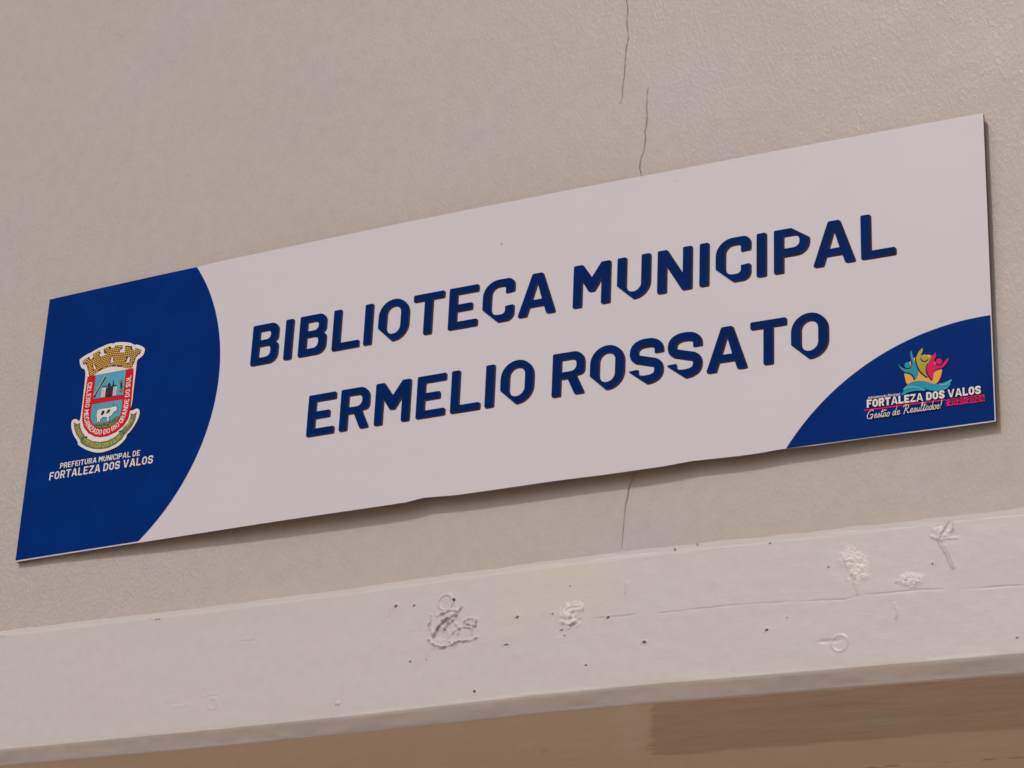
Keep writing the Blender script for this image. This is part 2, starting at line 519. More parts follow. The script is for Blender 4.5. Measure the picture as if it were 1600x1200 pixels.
# long hairline split in the paint
hair = [B5(30, 350), B5(230, 340), B5(480, 319), B5(690, 308), B5(880, 292), B5(1100, 272), B5(1330, 255), B6(0, 478), B6(230, 458), B6(430, 437),
        B6(640, 425), B6(850, 418), B6(912, 399), B6(1180, 377), B6(1370, 370), B6(1595, 357)]
hair.sort()
pts = [bp(p) for p in hair]
s_ = local(pts, 0.004)
dd, al = seg_dist(GX[s_], PZ[s_] + 0.0005 * vnoise(GX[s_] * 60, 4), pts)
e = np.exp(-(dd / 0.0006) ** 2) * np.clip(0.35 + 1.1 * vnoise(al * 30, 9), 0.05, 1)
hgt[s_] -= 0.0005 * e
dirt_shade[s_] = np.maximum(dirt_shade[s_], 0.26 * e)
ridge([B7(1008, 485), B7(1060, 482)], 0.0005, -0.0007, 0.2, 196, 0.2)
# nail and beetle holes
for x, y, a, b, t in [(57, 215, 1.9, 1.5, .3), (148, 211, 1.6, .9, .2), (348, 183, 1.7, 1.7, 0), (665, 270, 2.1, 1.1, .2), (842, 254, 1.3, .8, 0), (1118, 272, 2.0, 1.1, .5),
                      (886, 334, 1.8, .8, .3), (902, 362, .9, .7, 0), (610, 408, 3.0, .8, 0), (130, 492, 1.5, .9, 0), (1010, 511, 1.6, .8, 0), (1300, 395, 2.0, 1.0, 0),
                      (452, 642, 1.5, 1.5, 0), (930, 114, .8, .8, 0), (210, 481, .6, .6, 0)]:
    pit(B5(x, y), a * 0.00072, b * 0.00072, tilt=t)
for x, y, a, b, t in [(18, 596, 1.9, 1.2, 0), (527, 546, 1.9, 1.1, .3), (142, 210, 1.1, 1.0, 0), (230, 187, 1.1, .9, 0), (540, 183, 1.0, .9, 0), (785, 283, .9, .8, 0),
                      (1572, 578, 1.0, .9, 0), (1218, 270, 1.0, .8, 0), (612, 496, .8, .6, 0)]:
    pit(B6(x, y), a * 0.00072, b * 0.00072, tilt=t)
for x, y, a, b in [(4, 463, 1.3, 1.1), (650, 394, 1.1, .8), (662, 393, 1.0, .8), (625, 392, 1.1, .7), (16, 464, .9, .8)]:
    pit(B7(x, y), a * 0.00072, b * 0.00072)
# older cream coat showing in two places
for (cx, cy), rx, rz in ((B5(880, 120), 0.075, 0.035), (B5(690, 200), 0.032, 0.022)):
    c = bp((cx, cy))
    q = np.hypot((GX - c[0]) / rx, (PZ - c[1]) / rz) + 0.35 * vnoise2(GX * 40 + 7, PZ * 40 + 90, 44)
    cream = np.maximum(cream, np.clip(1.3 - q, 0, 1) * 0.55)
cream = np.maximum(cream, np.clip((PZ + 0.0955) / 0.002, 0, 1) * 0.35)
P = np.stack([GX, PY + nrm[GI, 0] * hgt, PZ + nrm[GI, 1] * hgt + droop(GX) + Z0], -1)
o = grid_mesh('beam', XL, prof, P[::-1], M_lintel, parent=lint, origin=LO, attrs={'dirt_shade': dirt_shade[::-1], 'cream': cream[::-1], 'chip': chip[::-1]})

# hardened paint lump hanging on the lower arris
def lump(name, c, r, material, parent, org, seed):
    vs, fs = [], []
    n, m_ = 14, 9
    rr = random.Random(seed)
    for i in range(m_):
        th = math.pi * i / (m_ - 1)
        for j in range(n):
            ph = 2 * math.pi * j / n
            k = 1 + 0.22 * math.sin(3 * ph + seed) * math.sin(th) + 0.12 * (rr.random() - 0.5)
            vs.append((c[0] + r[0] * k * math.sin(th) * math.cos(ph), c[1] + r[1] * k * math.sin(th) * math.sin(ph), c[2] + r[2] * k * math.cos(th)))
    for i in range(m_ - 1):
        for j in range(n):
            a, b = i * n + j, i * n + (j + 1) % n
            fs.append((a, b, b + n, a + n))
    return mesh_obj(name, vs, fs, material, parent, smooth=True, origin=org)
lx, lz = on_plane(528.5, 1100.5, 0.012)
lump('paint_lump', (lx, -0.0105, lz + Z0 + 0.001), (0.0042, 0.004, 0.0042), M_lintel, lint, LO, 3)

# soffit: underside of the lintel, running back to the door frame
ZS = -0.2489
XS = np.unique(np.round(np.concatenate([np.linspace(-4, -0.3, 8), np.arange(-0.3, 1.5, 0.0022), np.linspace(1.5, 5.2, 8)]), 6))
YS = np.unique(np.round(np.concatenate([np.arange(-0.002, 0.296, 0.0026), np.arange(0.296, 0.325, 0.0007), np.arange(0.327, 0.50, 0.006), [0.6, 0.75, 0.9]]), 6))
GX, GY = np.meshgrid(XS, YS)
DZ = 0.0010 * vnoise2(GX * 7 + 22, GY * 14 + 9, 61) + 0.0005 * vnoise2(GX * 30 + 22, GY * 60 + 9, 62)
DZ *= np.clip((GY - 0.005) / 0.01, 0, 1)
pa = [on_level(*p, ZS) for p in [(1015, 1084), (1015, 1130), (1014, 1176)]]
left = np.interp(GY, [p[1] for p in pa], [p[0] for p in pa])
left = left + 0.004 * vnoise(GY * 170, 70) + 0.011 * np.clip(vnoise(GY * 420, 71), -1, 0.3) * np.clip((GY - 0.11) / 0.05, 0, 1) \
    + 0.05 * np.clip((GY - 0.19) / 0.012, 0, 1) * np.clip(0.5 + vnoise(GY * 420, 72), 0, 1)
rear = 0.199 - 0.03 * np.clip(GX - 0.85, 0, 0.4) + 0.0025 * vnoise(GX * 25, 73) + 0.0015 * vnoise(GX * 90, 75)
patch = np.clip((GX - left) / 0.006, 0, 1) * np.clip((rear - GY) / 0.010, 0, 1)
patch *= np.clip((GY - 0.004 - 0.004 * np.clip(vnoise(GX * 30, 76), 0, 1)) / 0.003, 0, 1)
fade = np.clip(1.25 - 0.55 * np.clip((GY - 0.14) / 0.06, 0, 1) * np.clip((GX - 0.86) / 0.2, 0, 1), 0, 1)
patch = np.clip(patch * fade, 0, 1)
smear = np.clip(1 - np.abs(GX - left + 0.022 + 0.008 * vnoise(GY * 40, 77)) / 0.026, 0, 1) * np.clip((0.21 - GY) / 0.03, 0, 1) * (0.6 + 0.4 * vnoise2(GX * 60 + 9, GY * 25 + 9, 78))
patch = patch * (0.90 + 0.16 * vnoise2(GX * 9 + 31, GY * 55 + 7, 79) + 0.10 * vnoise2(GX * 40 + 31, GY * 300 + 7, 80))
yj = 0.3015 + 0.0010 * vnoise(GX * 9, 81) + 0.0006 * vnoise(GX * 60, 82)
open_ = np.clip(vnoise(GX * 65, 83) * 1.8 + 0.35 + 0.5 * np.clip((GX - 0.95) * 4, -1, 1), 0, 1)
gj = np.exp(-((GY - yj) / (0.0011 + 0.0012 * open_)) ** 2)
DZ += 0.006 * gj * open_ + 0.0008 * gj
DZ -= 0.0012 * np.exp(-((GY - yj + 0.004) / 0.002) ** 2) * np.clip(vnoise(GX * 110, 84), 0, 1)
sdirt = np.clip(gj * open_ * 1.3, 0, 1)
sag = [on_level(*B5(*p), ZS) for p in [(668, 938), (695, 918), (740, 910), (775, 918), (795, 930)]]
dd, al = seg_dist(GX, GY, sag)
DZ -= 0.0055 * np.exp(-(dd / 0.0036) ** 2)
DZ += np.clip(0.003 - GY, 0, 1) * 1.2
pos = np.stack([GX, GY, ZS + DZ + droop(GX) + Z0], -1)
grid_mesh('soffit', XS, YS, pos, M_soffit, parent=lint, origin=LO, attrs={'patch': np.clip(patch, 0, 1), 'dirt_shade': sdirt, 'smear': np.clip(smear, 0, 1)})

# ------------------------------------------------------------------ the sign
SO = (0.6, 0.0, Z0)
sign = bpy.data.objects.new('sign_board', None)
sign.location = SO
COL.objects.link(sign)
sign['label'] = 'long white and blue library name board with city crest, fixed to the cracked cream wall'
sign['category'] = 'sign'

def sv(x, z, off=0.0):
    return (x, -dep(x) - off, z + Z0)

XC = [i * W / 120 for i in range(121)]
def edge_low(x):
    e = 0.0004 * float(vnoise(np.array([x * 14.0]), 91)[0])
    for cx, wd, hh in ((0.562, 0.022, 0.0022), (0.878, 0.03, 0.0016), (0.975, 0.02, 0.001)):
        t = (x - cx) / wd
        if -1 < t < 1.8:
            e += hh * (1 - abs(t) if t < 0 else 1 - t / 1.8)
    return e
def edge_high(x):
    return H + 0.0026 * math.sin(math.pi * min(1, max(0, x / W))) + 0.0003 * float(vnoise(np.array([x * 18.0]), 92)[0])

def slab(name, t0, t1, material, inset=0.0):
    """a bent sheet between stand-offs t0 (front) and t1 (back) behind the face"""
    xs = sorted(set(XC[1:-1] + [inset, W - inset] + [0.540 + 0.0055 * k for k in range(8)]))
    vs, fs = [], []
    for x in xs:
        lo, hi = edge_low(x) + inset, edge_high(x) - inset
        for z, t in ((lo, t0), (hi, t0), (hi, t1), (lo, t1)):
            vs.append((x, -dep(x) + t, z + Z0))
    n = len(xs)
    for i in range(n - 1):
        a, b = i * 4, i * 4 + 4
        for k in range(4):
            fs.append((a + k, b + k, b + (k + 1) % 4, a + (k + 1) % 4))
    fs += [(0, 1, 2, 3), (4 * n - 1, 4 * n - 2, 4 * n - 3, 4 * n - 4)]
    return mesh_obj(name, vs, fs, material, sign, origin=SO)
slab('face_sheet', 0.0, 0.0006, M_white)
slab('board_core', 0.0006, 0.0056, M_core, 0.0003)

def circ(cx, cz, rr, x):
    v = rr * rr - (x - cx) ** 2
    return math.sqrt(v) if v > 0 else None

def strip_field(name, cols, off):
    vs, fs = [], []
    for x, lo, hi in cols:
        vs += [sv(x, lo, off), sv(x, hi, off)]
    for i in range(len(cols) - 1):
        a = 2 * i
        fs.append((a, a + 2, a + 3, a + 1))
    return mesh_obj(name, vs, fs, M_blue, sign, origin=SO)
# blue field on the left: straight to the edge, bounded by an arc on the right
cx, cz, cr = 0.0171, 0.1982, 0.2564
cols = []
N = 160
xtop = cx + math.sqrt(cr ** 2 - (H - cz) ** 2)
xend = cx + cr
for i in range(N + 1):
    u = i / N
    x = xend * (1 - (1 - u) ** 2)
    x = max(x, 0.0004)
    q = circ(cx, cz, cr, x) or 0
    lo = max(0.0014, cz - q)
    hi = min(edge_high(x) - 0.0004, cz + q) if x > 0.12 else edge_high(x) - 0.0004
    cols.append((x, lo, hi))
fl = strip_field('blue_field', cols, 0.0003)
fl['label'] = 'large blue field with curved right edge'
cx2, cz2, cr2 = 1.1969, -0.1429, 0.2582
cols = []
x0 = cx2 - math.sqrt(cr2 ** 2 - (0.0009 - cz2) ** 2)
for i in range(N + 1):
    x = x0 + (W - 0.0011 - x0) * (i / N) ** 1.4
    cols.append((x, 0.0009, max(0.00091, cz2 + (circ(cx2, cz2, cr2, x) or 0))))
fr = strip_field('blue_field', cols, 0.0003)
fr['label'] = 'blue arc in the lower right corner'

# ---- outline alphabet
def fillet(pts, n=6):
    """points (x, y, r) -> closed outline with rounded corners"""
    out = []
    m_ = len(pts)
    for i in range(m_):
        p0, p1, p2 = pts[i - 1], pts[i], pts[(i + 1) % m_]
        rr = p1[2] if len(p1) > 2 else 0
        a = Vector((p0[0] - p1[0], p0[1] - p1[1]))
        b = Vector((p2[0] - p1[0], p2[1] - p1[1]))
        if rr <= 0 or a.length < 1e-9 or b.length < 1e-9:
            out.append((p1[0], p1[1]))
            continue
        la, lb = a.length, b.length
        a.normalize(); b.normalize()
        ang = a.angle(b)
        if ang > math.pi - 0.02:
            out.append((p1[0], p1[1]))
            continue
        t = min(rr / math.tan(ang / 2), la * 0.499, lb * 0.499)
        r2 = t * math.tan(ang / 2)
        bis = (a + b).normalized()
        c = Vector((p1[0], p1[1])) + bis * (r2 / math.sin(ang / 2))
        s_ = Vector((p1[0], p1[1])) + a * t - c
        e_ = Vector((p1[0], p1[1])) + b * t - c
        a0, a1 = math.atan2(s_.y, s_.x), math.atan2(e_.y, e_.x)
        dlt = (a1 - a0 + math.pi) % (2 * math.pi) - math.pi
        k_ = n if r2 > 0.06 else 2
        for k in range(k_ + 1):
            aa = a0 + dlt * k / k_
            out.append((c.x + r2 * math.cos(aa), c.y + r2 * math.sin(aa)))
    return out

def stroke(pts, wd, n=7):
    """open centre line (x, y, r) -> outline of a stroke of width wd"""
    core = fillet([(pts[0][0], pts[0][1], 0)] + list(pts[1:-1]) + [(pts[-1][0], pts[-1][1], 0)], n)
    L, R = [], []
    for i, p in enumerate(core):
        a = core[max(0, i - 1)]
        b = core[min(len(core) - 1, i + 1)]
        dx, dy = b[0] - a[0], b[1] - a[1]
        l = math.hypot(dx, dy) or 1
        nx, ny = -dy / l * wd / 2, dx / l * wd / 2
        L.append((p[0] + nx, p[1] + ny))
        R.append((p[0] - nx, p[1] - ny))
    return L + R[::-1]

def clip(poly, a, b):
    """keep what lies left of the line a -> b"""
    out = []
    f_ = lambda p: (b[0] - a[0]) * (p[1] - a[1]) - (b[1] - a[1]) * (p[0] - a[0])
    for i in range(len(poly)):
        p, q = poly[i - 1], poly[i]
        fp, fq = f_(p), f_(q)
        if (fp >= 0) != (fq >= 0):
            t = fp / (fp - fq)
            out.append((p[0] + (q[0] - p[0]) * t, p[1] + (q[1] - p[1]) * t))
        if fq >= 0:
            out.append(q)
    return out

WID = dict(A=.91, B=.72, C=.77, D=.76, E=.715, F=.69, G=.78, I=.2, L=.71, M=.87, N=.78, O=.78, P=.76, R=.76, S=.76, T=.77, U=.77, V=.90, Z=.74)
for ch in '0123456789':
    WID[ch] = .72
WID['1'] = .42
WID['-'] = .42

def glyph(ch, w, s=.2, t=.165, cut=False):
    """outlines for a capital of height 1 and width w: list of [outer, hole, hole...]"""
    k = .03
    R = min(.40, w * .5)
    r = max(.02, min(R - s, .3))
    if ch == 'I':
        return [[fillet([(0, 0, k), (w, 0, k), (w, 1, k), (0, 1, k)])]]
    if ch == 'L':
        return [[fillet([(0, 0, k), (w, 0, k), (w, t, k), (s, t), (s, 1, k), (0, 1, k)])]]
    if ch == 'T':
        a, b = w / 2 - s / 2, w / 2 + s / 2
        return [[fillet([(a, 0, k), (b, 0, k), (b, 1 - t), (w, 1 - t, k), (w, 1, k), (0, 1, k), (0, 1 - t, k), (a, 1 - t)])]]
    if ch in 'EF':
        m0, m1 = .5 - t / 2, .5 + t / 2
        pts = [(0, 0, k)]
        pts += [(w, 0, k), (w, t, k), (s, t)] if ch == 'E' else [(s, 0, k)]
        pts += [(s, m0), (w * .81, m0, k), (w * .81, m1, k), (s, m1), (s, 1 - t), (w, 1 - t, k), (w, 1, k), (0, 1, k)]
        return [[fillet(pts)]]
    if ch in 'OD0':
        o_ = fillet([(0, 0, R if ch != 'D' else k), (w, 0, R), (w, 1, R), (0, 1, R if ch != 'D' else k)], 10)
        i_ = fillet([(s, t, r if ch != 'D' else 0), (w - s, t, r), (w - s, 1 - t, r), (s, 1 - t, r if ch != 'D' else 0)], 8)
        if cut:
            o_ = clip(o_, (0, .35), (.48 * w, 0))
        return [[o_, i_]]
    if ch == 'U':
        o_ = fillet([(0, 0, R), (w, 0, R), (w, 1, k), (w - s, 1, k), (w - s, t, r), (s, t, r), (s, 1, k), (0, 1, k)], 9)
        if cut:
            o_ = clip(o_, (0, .35), (.50 * w, 0))
        return [[o_]]
    if ch in 'CG':
        pts = [(0, 0, R), (w, 0, R)]
        pts += [(w, .36, k), (w - s, .345), (w - s, t, r)] if ch == 'C' else [(w, .54, k), (w * .52, .54, k), (w * .52, .54 - t * .85, k), (w - s, .54 - t * .85), (w - s, t, r)]
        pts += [(s, t, r), (s, 1 - t, r), (w - s, 1 - t, r), (w - s, .66), (w, .675, k), (w, 1, R), (0, 1, R)]
        o_ = fillet(pts, 9)
        if cut:
            o_ = clip(o_, (0, .34), (.50 * w, 0))
        return [[o_]]
    if ch == 'S':
        q = s * .93
        h = q / 2
        rx, rt, rb = w / 2 - h, .285 - h + .01, .285 - h + .01
        se = lambda a, cy, ry: (w / 2 + rx * math.copysign(abs(math.cos(a)) ** .82, math.cos(a)), cy + ry * math.copysign(abs(math.sin(a)) ** .82, math.sin(a)), 0)
        D_ = math.radians
        c = [(w - h, .665, 0)] + [se(D_(a), .715, rt) for a in range(6, 231, 12)] + [se(D_(a), .285, rb) for a in range(48, -180, -12)] + [(h, .325, 0)]
        o_ = stroke(c, q, 2)
        if cut:
            o_ = clip(o_, (-.02, .31), (.50 * w, 0))
        return [[o_]]
    if ch == 'A':
        return [[fillet([(0, 0, k), (.235 * w, 0, k), (.305 * w, .205), (.695 * w, .205), (.765 * w, 0, k), (w, 0, k), (.635 * w, 1, k * 1.5), (.365 * w, 1, k * 1.5)]),
                 [(.365 * w, .365), (.635 * w, .365), (.5 * w, .79)]]]
    if ch == 'V':
        return [[fillet([(.365 * w, 0, k), (.635 * w, 0, k), (w, 1, k), (.76 * w, 1, k), (.5 * w, .24), (.24 * w, 1, k), (0, 1, k)])]]
    if ch == 'M':
        return [[fillet([(0, 0, k), (s, 0, k), (s, .62), (.43 * w, .335, .03), (.57 * w, .335, .03), (w - s, .62), (w - s, 0, k), (w, 0, k), (w, 1, k), (w - .21, 1, k),
                         (.5 * w, .66), (.21, 1, k), (0, 1, k)])]]
    if ch == 'N':
        return [[fillet([(0, 0, k), (s, 0, k), (s, .62), (w - .21, 0, k), (w, 0, k), (w, 1, k), (w - s, 1, k), (w - s, .38), (.21, 1, k), (0, 1, k)])]]
    if ch == 'Z':
        return [[fillet([(0, 0, k), (w, 0, k), (w, t, k), (.33 * w, t), (w, .84), (w, 1, k), (0, 1, k), (0, 1 - t, k), (.66 * w, 1 - t), (0, .16)])]]
    if ch == 'B':
        o_ = fillet([(0, 0, k), (w, 0, .27), (w, .46, .16), (.87 * w, .527, .01), (.975 * w, .60, .15), (.975 * w, 1, .26), (0, 1, k)], 8)
        i1 = fillet([(s, t), (w - s, t, .12), (w - s, .455, .12), (s, .455)])
        i2 = fillet([(s, .605), (w - s * 1.08, .605, .11), (w - s * 1.08, 1 - t, .11), (s, 1 - t)])
        return [[o_, i1, i2]]
    if ch in 'PR':
        lo = .37
        if ch == 'P':
            pts = [(0, 0, k), (s, 0, k), (s, lo - .005), (w, lo - .005, .32), (w, 1, .28), (0, 1, k)]
        else:
            pts = [(0, 0, k), (s, 0, k), (s, lo + .02), (.47 * w, lo + .02), (.705 * w, 0, k), (w, 0, k), (.735 * w, .435), (.98 * w, .47, .18), (.98 * w, 1, .27), (0, 1, k)]
        o_ = fillet(pts, 8)
        hb = lo + t + .01
        i_ = fillet([(s, hb), (w - s, hb, .13), (w - s, 1 - t, .13), (s, 1 - t)])
        if cut:
            o_ = clip(o_, (w, .735), (.50 * w, 1.0))
        return [[o_, i_]]
    h = s / 2
    D = {
        '1': [[(w * .55, 0), (w * .55, 1)]],
        '2': [[(h, .70), (h, 1 - h, .3), (w - h, 1 - h, .3), (w - h, .52, .2), (h, h + .08), (h, h), (w, h)]],
        '4': [[(w * .62, 1), (h, .30), (w, .30)], [(w * .74, 0), (w * .74, .62)]],
        '5': [[(w - h, 1 - h), (h, 1 - h), (h, .58), (w - h, .58, .25), (w - h, h, .25), (h, h, .2), (h, .25)]],
        '8': [[(w * .5, .53), (h, .53, .2), (h, 1 - h, .25), (w - h, 1 - h, .25), (w - h, .53, .2), (w * .5, .53)],
              [(w * .5, .47), (h, .47, .2), (h, h, .25), (w - h, h, .25), (w - h, .47, .2), (w * .5, .47)]],
        '9': [[(h, .2), (h, h, .2), (w - h, h, .25), (w - h, 1 - h, .25), (h, 1 - h, .25), (h, .46, .25), (w - h, .46)]],
        '-': [[(0, .45), (w, .45)]],
    }
    return [[stroke(c, s, 5)] for c in D[ch]]

def tess(contours):
    pv = [[Vector((p[0], p[1], 0)) for p in c] for c in contours]
    flat = [p for c in contours for p in c]
    return flat, [tuple(t_) for t_ in tessellate_polygon(pv)]

def block_letter(ch, x0, x1, z0, z1, cut):
    """blue letter with the plum block shadow running down and to the right, one solid mesh"""
    h = z1 - z0
    w_ = (x1 - x0) / h
    vs, fs, idx = [], [], []
    for shp in glyph(ch, w_, .2, .165, cut):
        flat, tris = tess(shp)
        b0 = len(vs)
        n = len(flat)
        for p in flat:
            vs.append(sv(x0 + p[0] * h, z0 + p[1] * h, 0.0009))
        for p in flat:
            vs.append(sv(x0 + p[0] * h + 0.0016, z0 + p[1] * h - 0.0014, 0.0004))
        for t_ in tris:
            a, b, c = [vs[b0 + i] for i in t_]
            ar = (b[0] - a[0]) * (c[2] - a[2]) - (b[2] - a[2]) * (c[0] - a[0])
            fs.append(tuple(b0 + i for i in (t_ if ar > 0 else t_[::-1])))
            idx.append(0)
        st = 0
        for c in shp:
            m_ = len(c)
            for i in range(m_):
                p, q = b0 + st + i, b0 + st + (i + 1) % m_
                fs.append((p, q, q + n, p + n))
                idx.append(1)
            st += m_
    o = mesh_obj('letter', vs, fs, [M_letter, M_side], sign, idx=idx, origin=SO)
    return o

ROW1 = [('B', .3170, .3539, 0), ('I', .3627, .3732, 0), ('B', .3825, .4195, 0), ('L', .4284, .4645, 0), ('I', .4706, .4809, 0), ('O', .4891, .5289, 1), ('T', .5343, .5738, 0),
        ('E', .5806, .6174, 0), ('C', .6236, .6628, 1), ('A', .6680, .7146, 0),
        ('M', .7357, .7799, 0), ('U', .7884, .8274, 1), ('N', .8361, .8759, 0), ('I', .8851, .8952, 0), ('C', .9036, .9430, 1), ('I', .9502, .9606, 0), ('P', .9697, 1.0086, 1),
        ('A', 1.0131, 1.0592, 0), ('L', 1.0656, 1.1023, 0)]
ROW2 = [('E', .4033, .4395, 0), ('R', .4466, .4853, 0), ('M', .4924, .5373, 0), ('E', .5460, .5823, 0), ('L', .5895, .6260, 0), ('I', .6324, .6430, 0), ('O', .6510, .6913, 1),
        ('R', .7141, .7530, 0), ('O', .7592, .7992, 1), ('S', .8058, .8443, 1), ('S', .8498, .8886, 1), ('A', .8939, .9399, 0), ('T', .9433, .9828, 0), ('O', .9884, 1.0284, 1)]
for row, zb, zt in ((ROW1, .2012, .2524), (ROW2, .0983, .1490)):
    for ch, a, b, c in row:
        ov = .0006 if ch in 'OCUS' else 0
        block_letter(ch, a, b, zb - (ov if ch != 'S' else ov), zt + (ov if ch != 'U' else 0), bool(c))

# ---- flat print: polygons traced on the photograph, laid a little above one another
def flat_print(name, contours, material, parent, off, offsets=None):
    """contours: list of [outer, hole...] in sign metres"""
    vs, fs = [], []
    for k, shp in enumerate(contours):
        fl_, tris = tess(shp)
        b0 = len(vs)
        vs += [sv(p[0], p[1], off + (k % 3) * 0.00002) for p in fl_]
        for t_ in tris:
            a, b, c = [vs[b0 + i] for i in t_]
            ar = (b[0] - a[0]) * (c[2] - a[2]) - (b[2] - a[2]) * (c[0] - a[0])
            if abs(ar) < 1e-14:
                continue
            fs.append(tuple(b0 + i for i in (t_ if ar > 0 else t_[::-1])))
    return mesh_obj(name, vs, fs, material, parent, origin=SO)

def smooth_closed(pts, n=5):
    out = []
    m_ = len(pts)
    for i in range(m_):
        p0, p1, p2, p3 = pts[i - 1], pts[i], pts[(i + 1) % m_], pts[(i + 2) % m_]
        for k in range(n):
            t = k / n
            out.append(tuple(0.5 * (2 * p1[j] + (p2[j] - p0[j]) * t + (2 * p0[j] - 5 * p1[j] + 4 * p2[j] - p3[j]) * t * t + (3 * p1[j] - p0[j] - 3 * p2[j] + p3[j]) * t ** 3) for j in (0, 1)))
    return out

def smooth_open(pts, n=6):
    q = [pts[0]] + list(pts) + [pts[-1]]
    out = []
    for i in range(1, len(q) - 2):
        p0, p1, p2, p3 = q[i - 1:i + 3]
        for k in range(n):
            t = k / n
            out.append(tuple(0.5 * (2 * p1[j] + (p2[j] - p0[j]) * t + (2 * p0[j] - 5 * p1[j] + 4 * p2[j] - p3[j]) * t * t + (3 * p1[j] - p0[j] - 3 * p2[j] + p3[j]) * t ** 3) for j in (0, 1)))
    out.append(tuple(pts[-1][:2]))
    return out

def TR(ox, oy, s):
    return lambda pts: [on_sign(ox + x / s, oy + y / s) for x, y in pts]
tA = TR(60, 520, 4.8)
tT = TR(105, 525, 12.0)
tB = TR(105, 605, 10.908)
tL = TR(1390, 535, 13.336)
tM = TR(1340, 590, 7.2727)

def grow(poly, d_):
    """push an outline outwards by d_ metres"""
    a = sum(poly[i - 1][0] * poly[i][1] - poly[i][0] * poly[i - 1][1] for i in range(len(poly)))
    sg = 1 if a > 0 else -1
    out = []
    for i in range(len(poly)):
        p, q = poly[i - 1], poly[(i + 1) % len(poly)]
        dx, dy = q[0] - p[0], q[1] - p[1]
        l = math.hypot(dx, dy) or 1
        out.append((poly[i][0] + sg * dy / l * d_, poly[i][1] - sg * dx / l * d_))
    return out

def line_poly(pts, wd):
    return stroke([(p[0], p[1], 0) for p in pts], wd)

def text_line(name, s, p0, p1, h, material, parent, off, st=.2, tt=.165, gap=.16, space=.34):
    """a line of capitals from p0 to p1 (sign metres), cap height h"""
    tot = 0
    for ch in s:
        tot += space if ch == ' ' else WID[ch] + gap
    tot -= gap
    L = math.hypot(p1[0] - p0[0], p1[1] - p0[1])
    ux, uz = (p1[0] - p0[0]) / L, (p1[1] - p0[1]) / L
    kx = L / (tot * h)
    cs = []
    x = 0
    for ch in s:
        if ch == ' ':
            x += space
            continue
        for shp in glyph(ch, WID[ch], st, tt):
            cs.append([[(p0[0] + (x + q[0]) * h * kx * ux - q[1] * h * uz * 0, p0[1] + (x + q[0]) * h * kx * uz + q[1] * h) for q in c] for c in shp])
        x += WID[ch] + gap
    return flat_print(name, cs, material, parent, off)

def text_path(name, s, path, h, material, parent, off, st=.2, tt=.165, gap=.16, space=.34):
    path = smooth_open(path, 8)
    acc = [0]
    for a, b in zip(path[:-1], path[1:]):
        acc.append(acc[-1] + math.hypot(b[0] - a[0], b[1] - a[1]))
    tot = sum(space if ch == ' ' else WID[ch] + gap for ch in s) - gap
    kx = acc[-1] / (tot * h)
    def at(d_):
        d_ = min(max(d_, 0), acc[-1] - 1e-9)
        i = max(k for k in range(len(acc)) if acc[k] <= d_)
        i = min(i, len(path) - 2)
        t = (d_ - acc[i]) / (acc[i + 1] - acc[i])
        a, b = path[i], path[i + 1]
        l = math.hypot(b[0] - a[0], b[1] - a[1])
        return a[0] + (b[0] - a[0]) * t, a[1] + (b[1] - a[1]) * t, (b[0] - a[0]) / l, (b[1] - a[1]) / l
    cs = []
    x = 0
    for ch in s:
        if ch == ' ':
            x += space
            continue
        wch = WID[ch]
        cxp, czp, ux, uz = at((x + wch / 2) * h * kx)
        for shp in glyph(ch, wch, st, tt):
            cs.append([[(cxp + (q[0] - wch / 2) * h * kx * ux - q[1] * h * uz, czp + (q[0] - wch / 2) * h * kx * uz + q[1] * h * ux) for q in c] for c in shp])
        x += wch + gap
    return flat_print(name, cs, material, parent, off)

# ---------------- town crest on the left field
b2t = lambda pts: [((x / 10.908) * 12.0, (605 - 525 + y / 10.908) * 12.0) for x, y in pts]       # crop B -> crop T units
crest_out = [(240, 470), (252, 436), (330, 378), (430, 322), (448, 318), (540, 262), (640, 212), (660, 206), (760, 160), (858, 140), (876, 150), (925, 124), (1060, 118), (1180, 130), (1262, 166),
             (1285, 172), (1310, 163), (1385, 186), (1440, 216), (1462, 262), (1440, 340), (1400, 392), (1335, 440), (1308, 500), (1305, 560)]
crest_out += b2t([(1135, 60), (1118, 218), (1098, 330), (1080, 385), (1112, 402), (1170, 374), (1215, 372), (1240, 420), (1222, 520), (1150, 660), (1068, 770), (1028, 805), (1000, 880), (900, 985), (800, 1045),
                  (650, 1100), (540, 1118), (440, 1105), (330, 1068), (225, 1010), (188, 975), (182, 930), (112, 812), (80, 700), (76, 618), (98, 565), (150, 545), (182, 562), (204, 580), (228, 545), (250, 400), (273, 218)])
crest_out += [(312, 1080), (338, 860), (348, 720), (334, 632), (282, 606), (250, 545)]
cpoly = smooth_closed(tT(crest_out), 3)
crest = flat_print('town_crest', [[cpoly]], M_cw, sign, 0.0007)
crest['label'] = 'town crest with gold mural crown, red shield and green ribbon on white'
halo = [(p[0] + 0.0012, p[1] - 0.0012) for p in grow(cpoly, 0.0004)]
flat_print('printed_shadow', [[halo]], M_halo, crest, 0.0005)

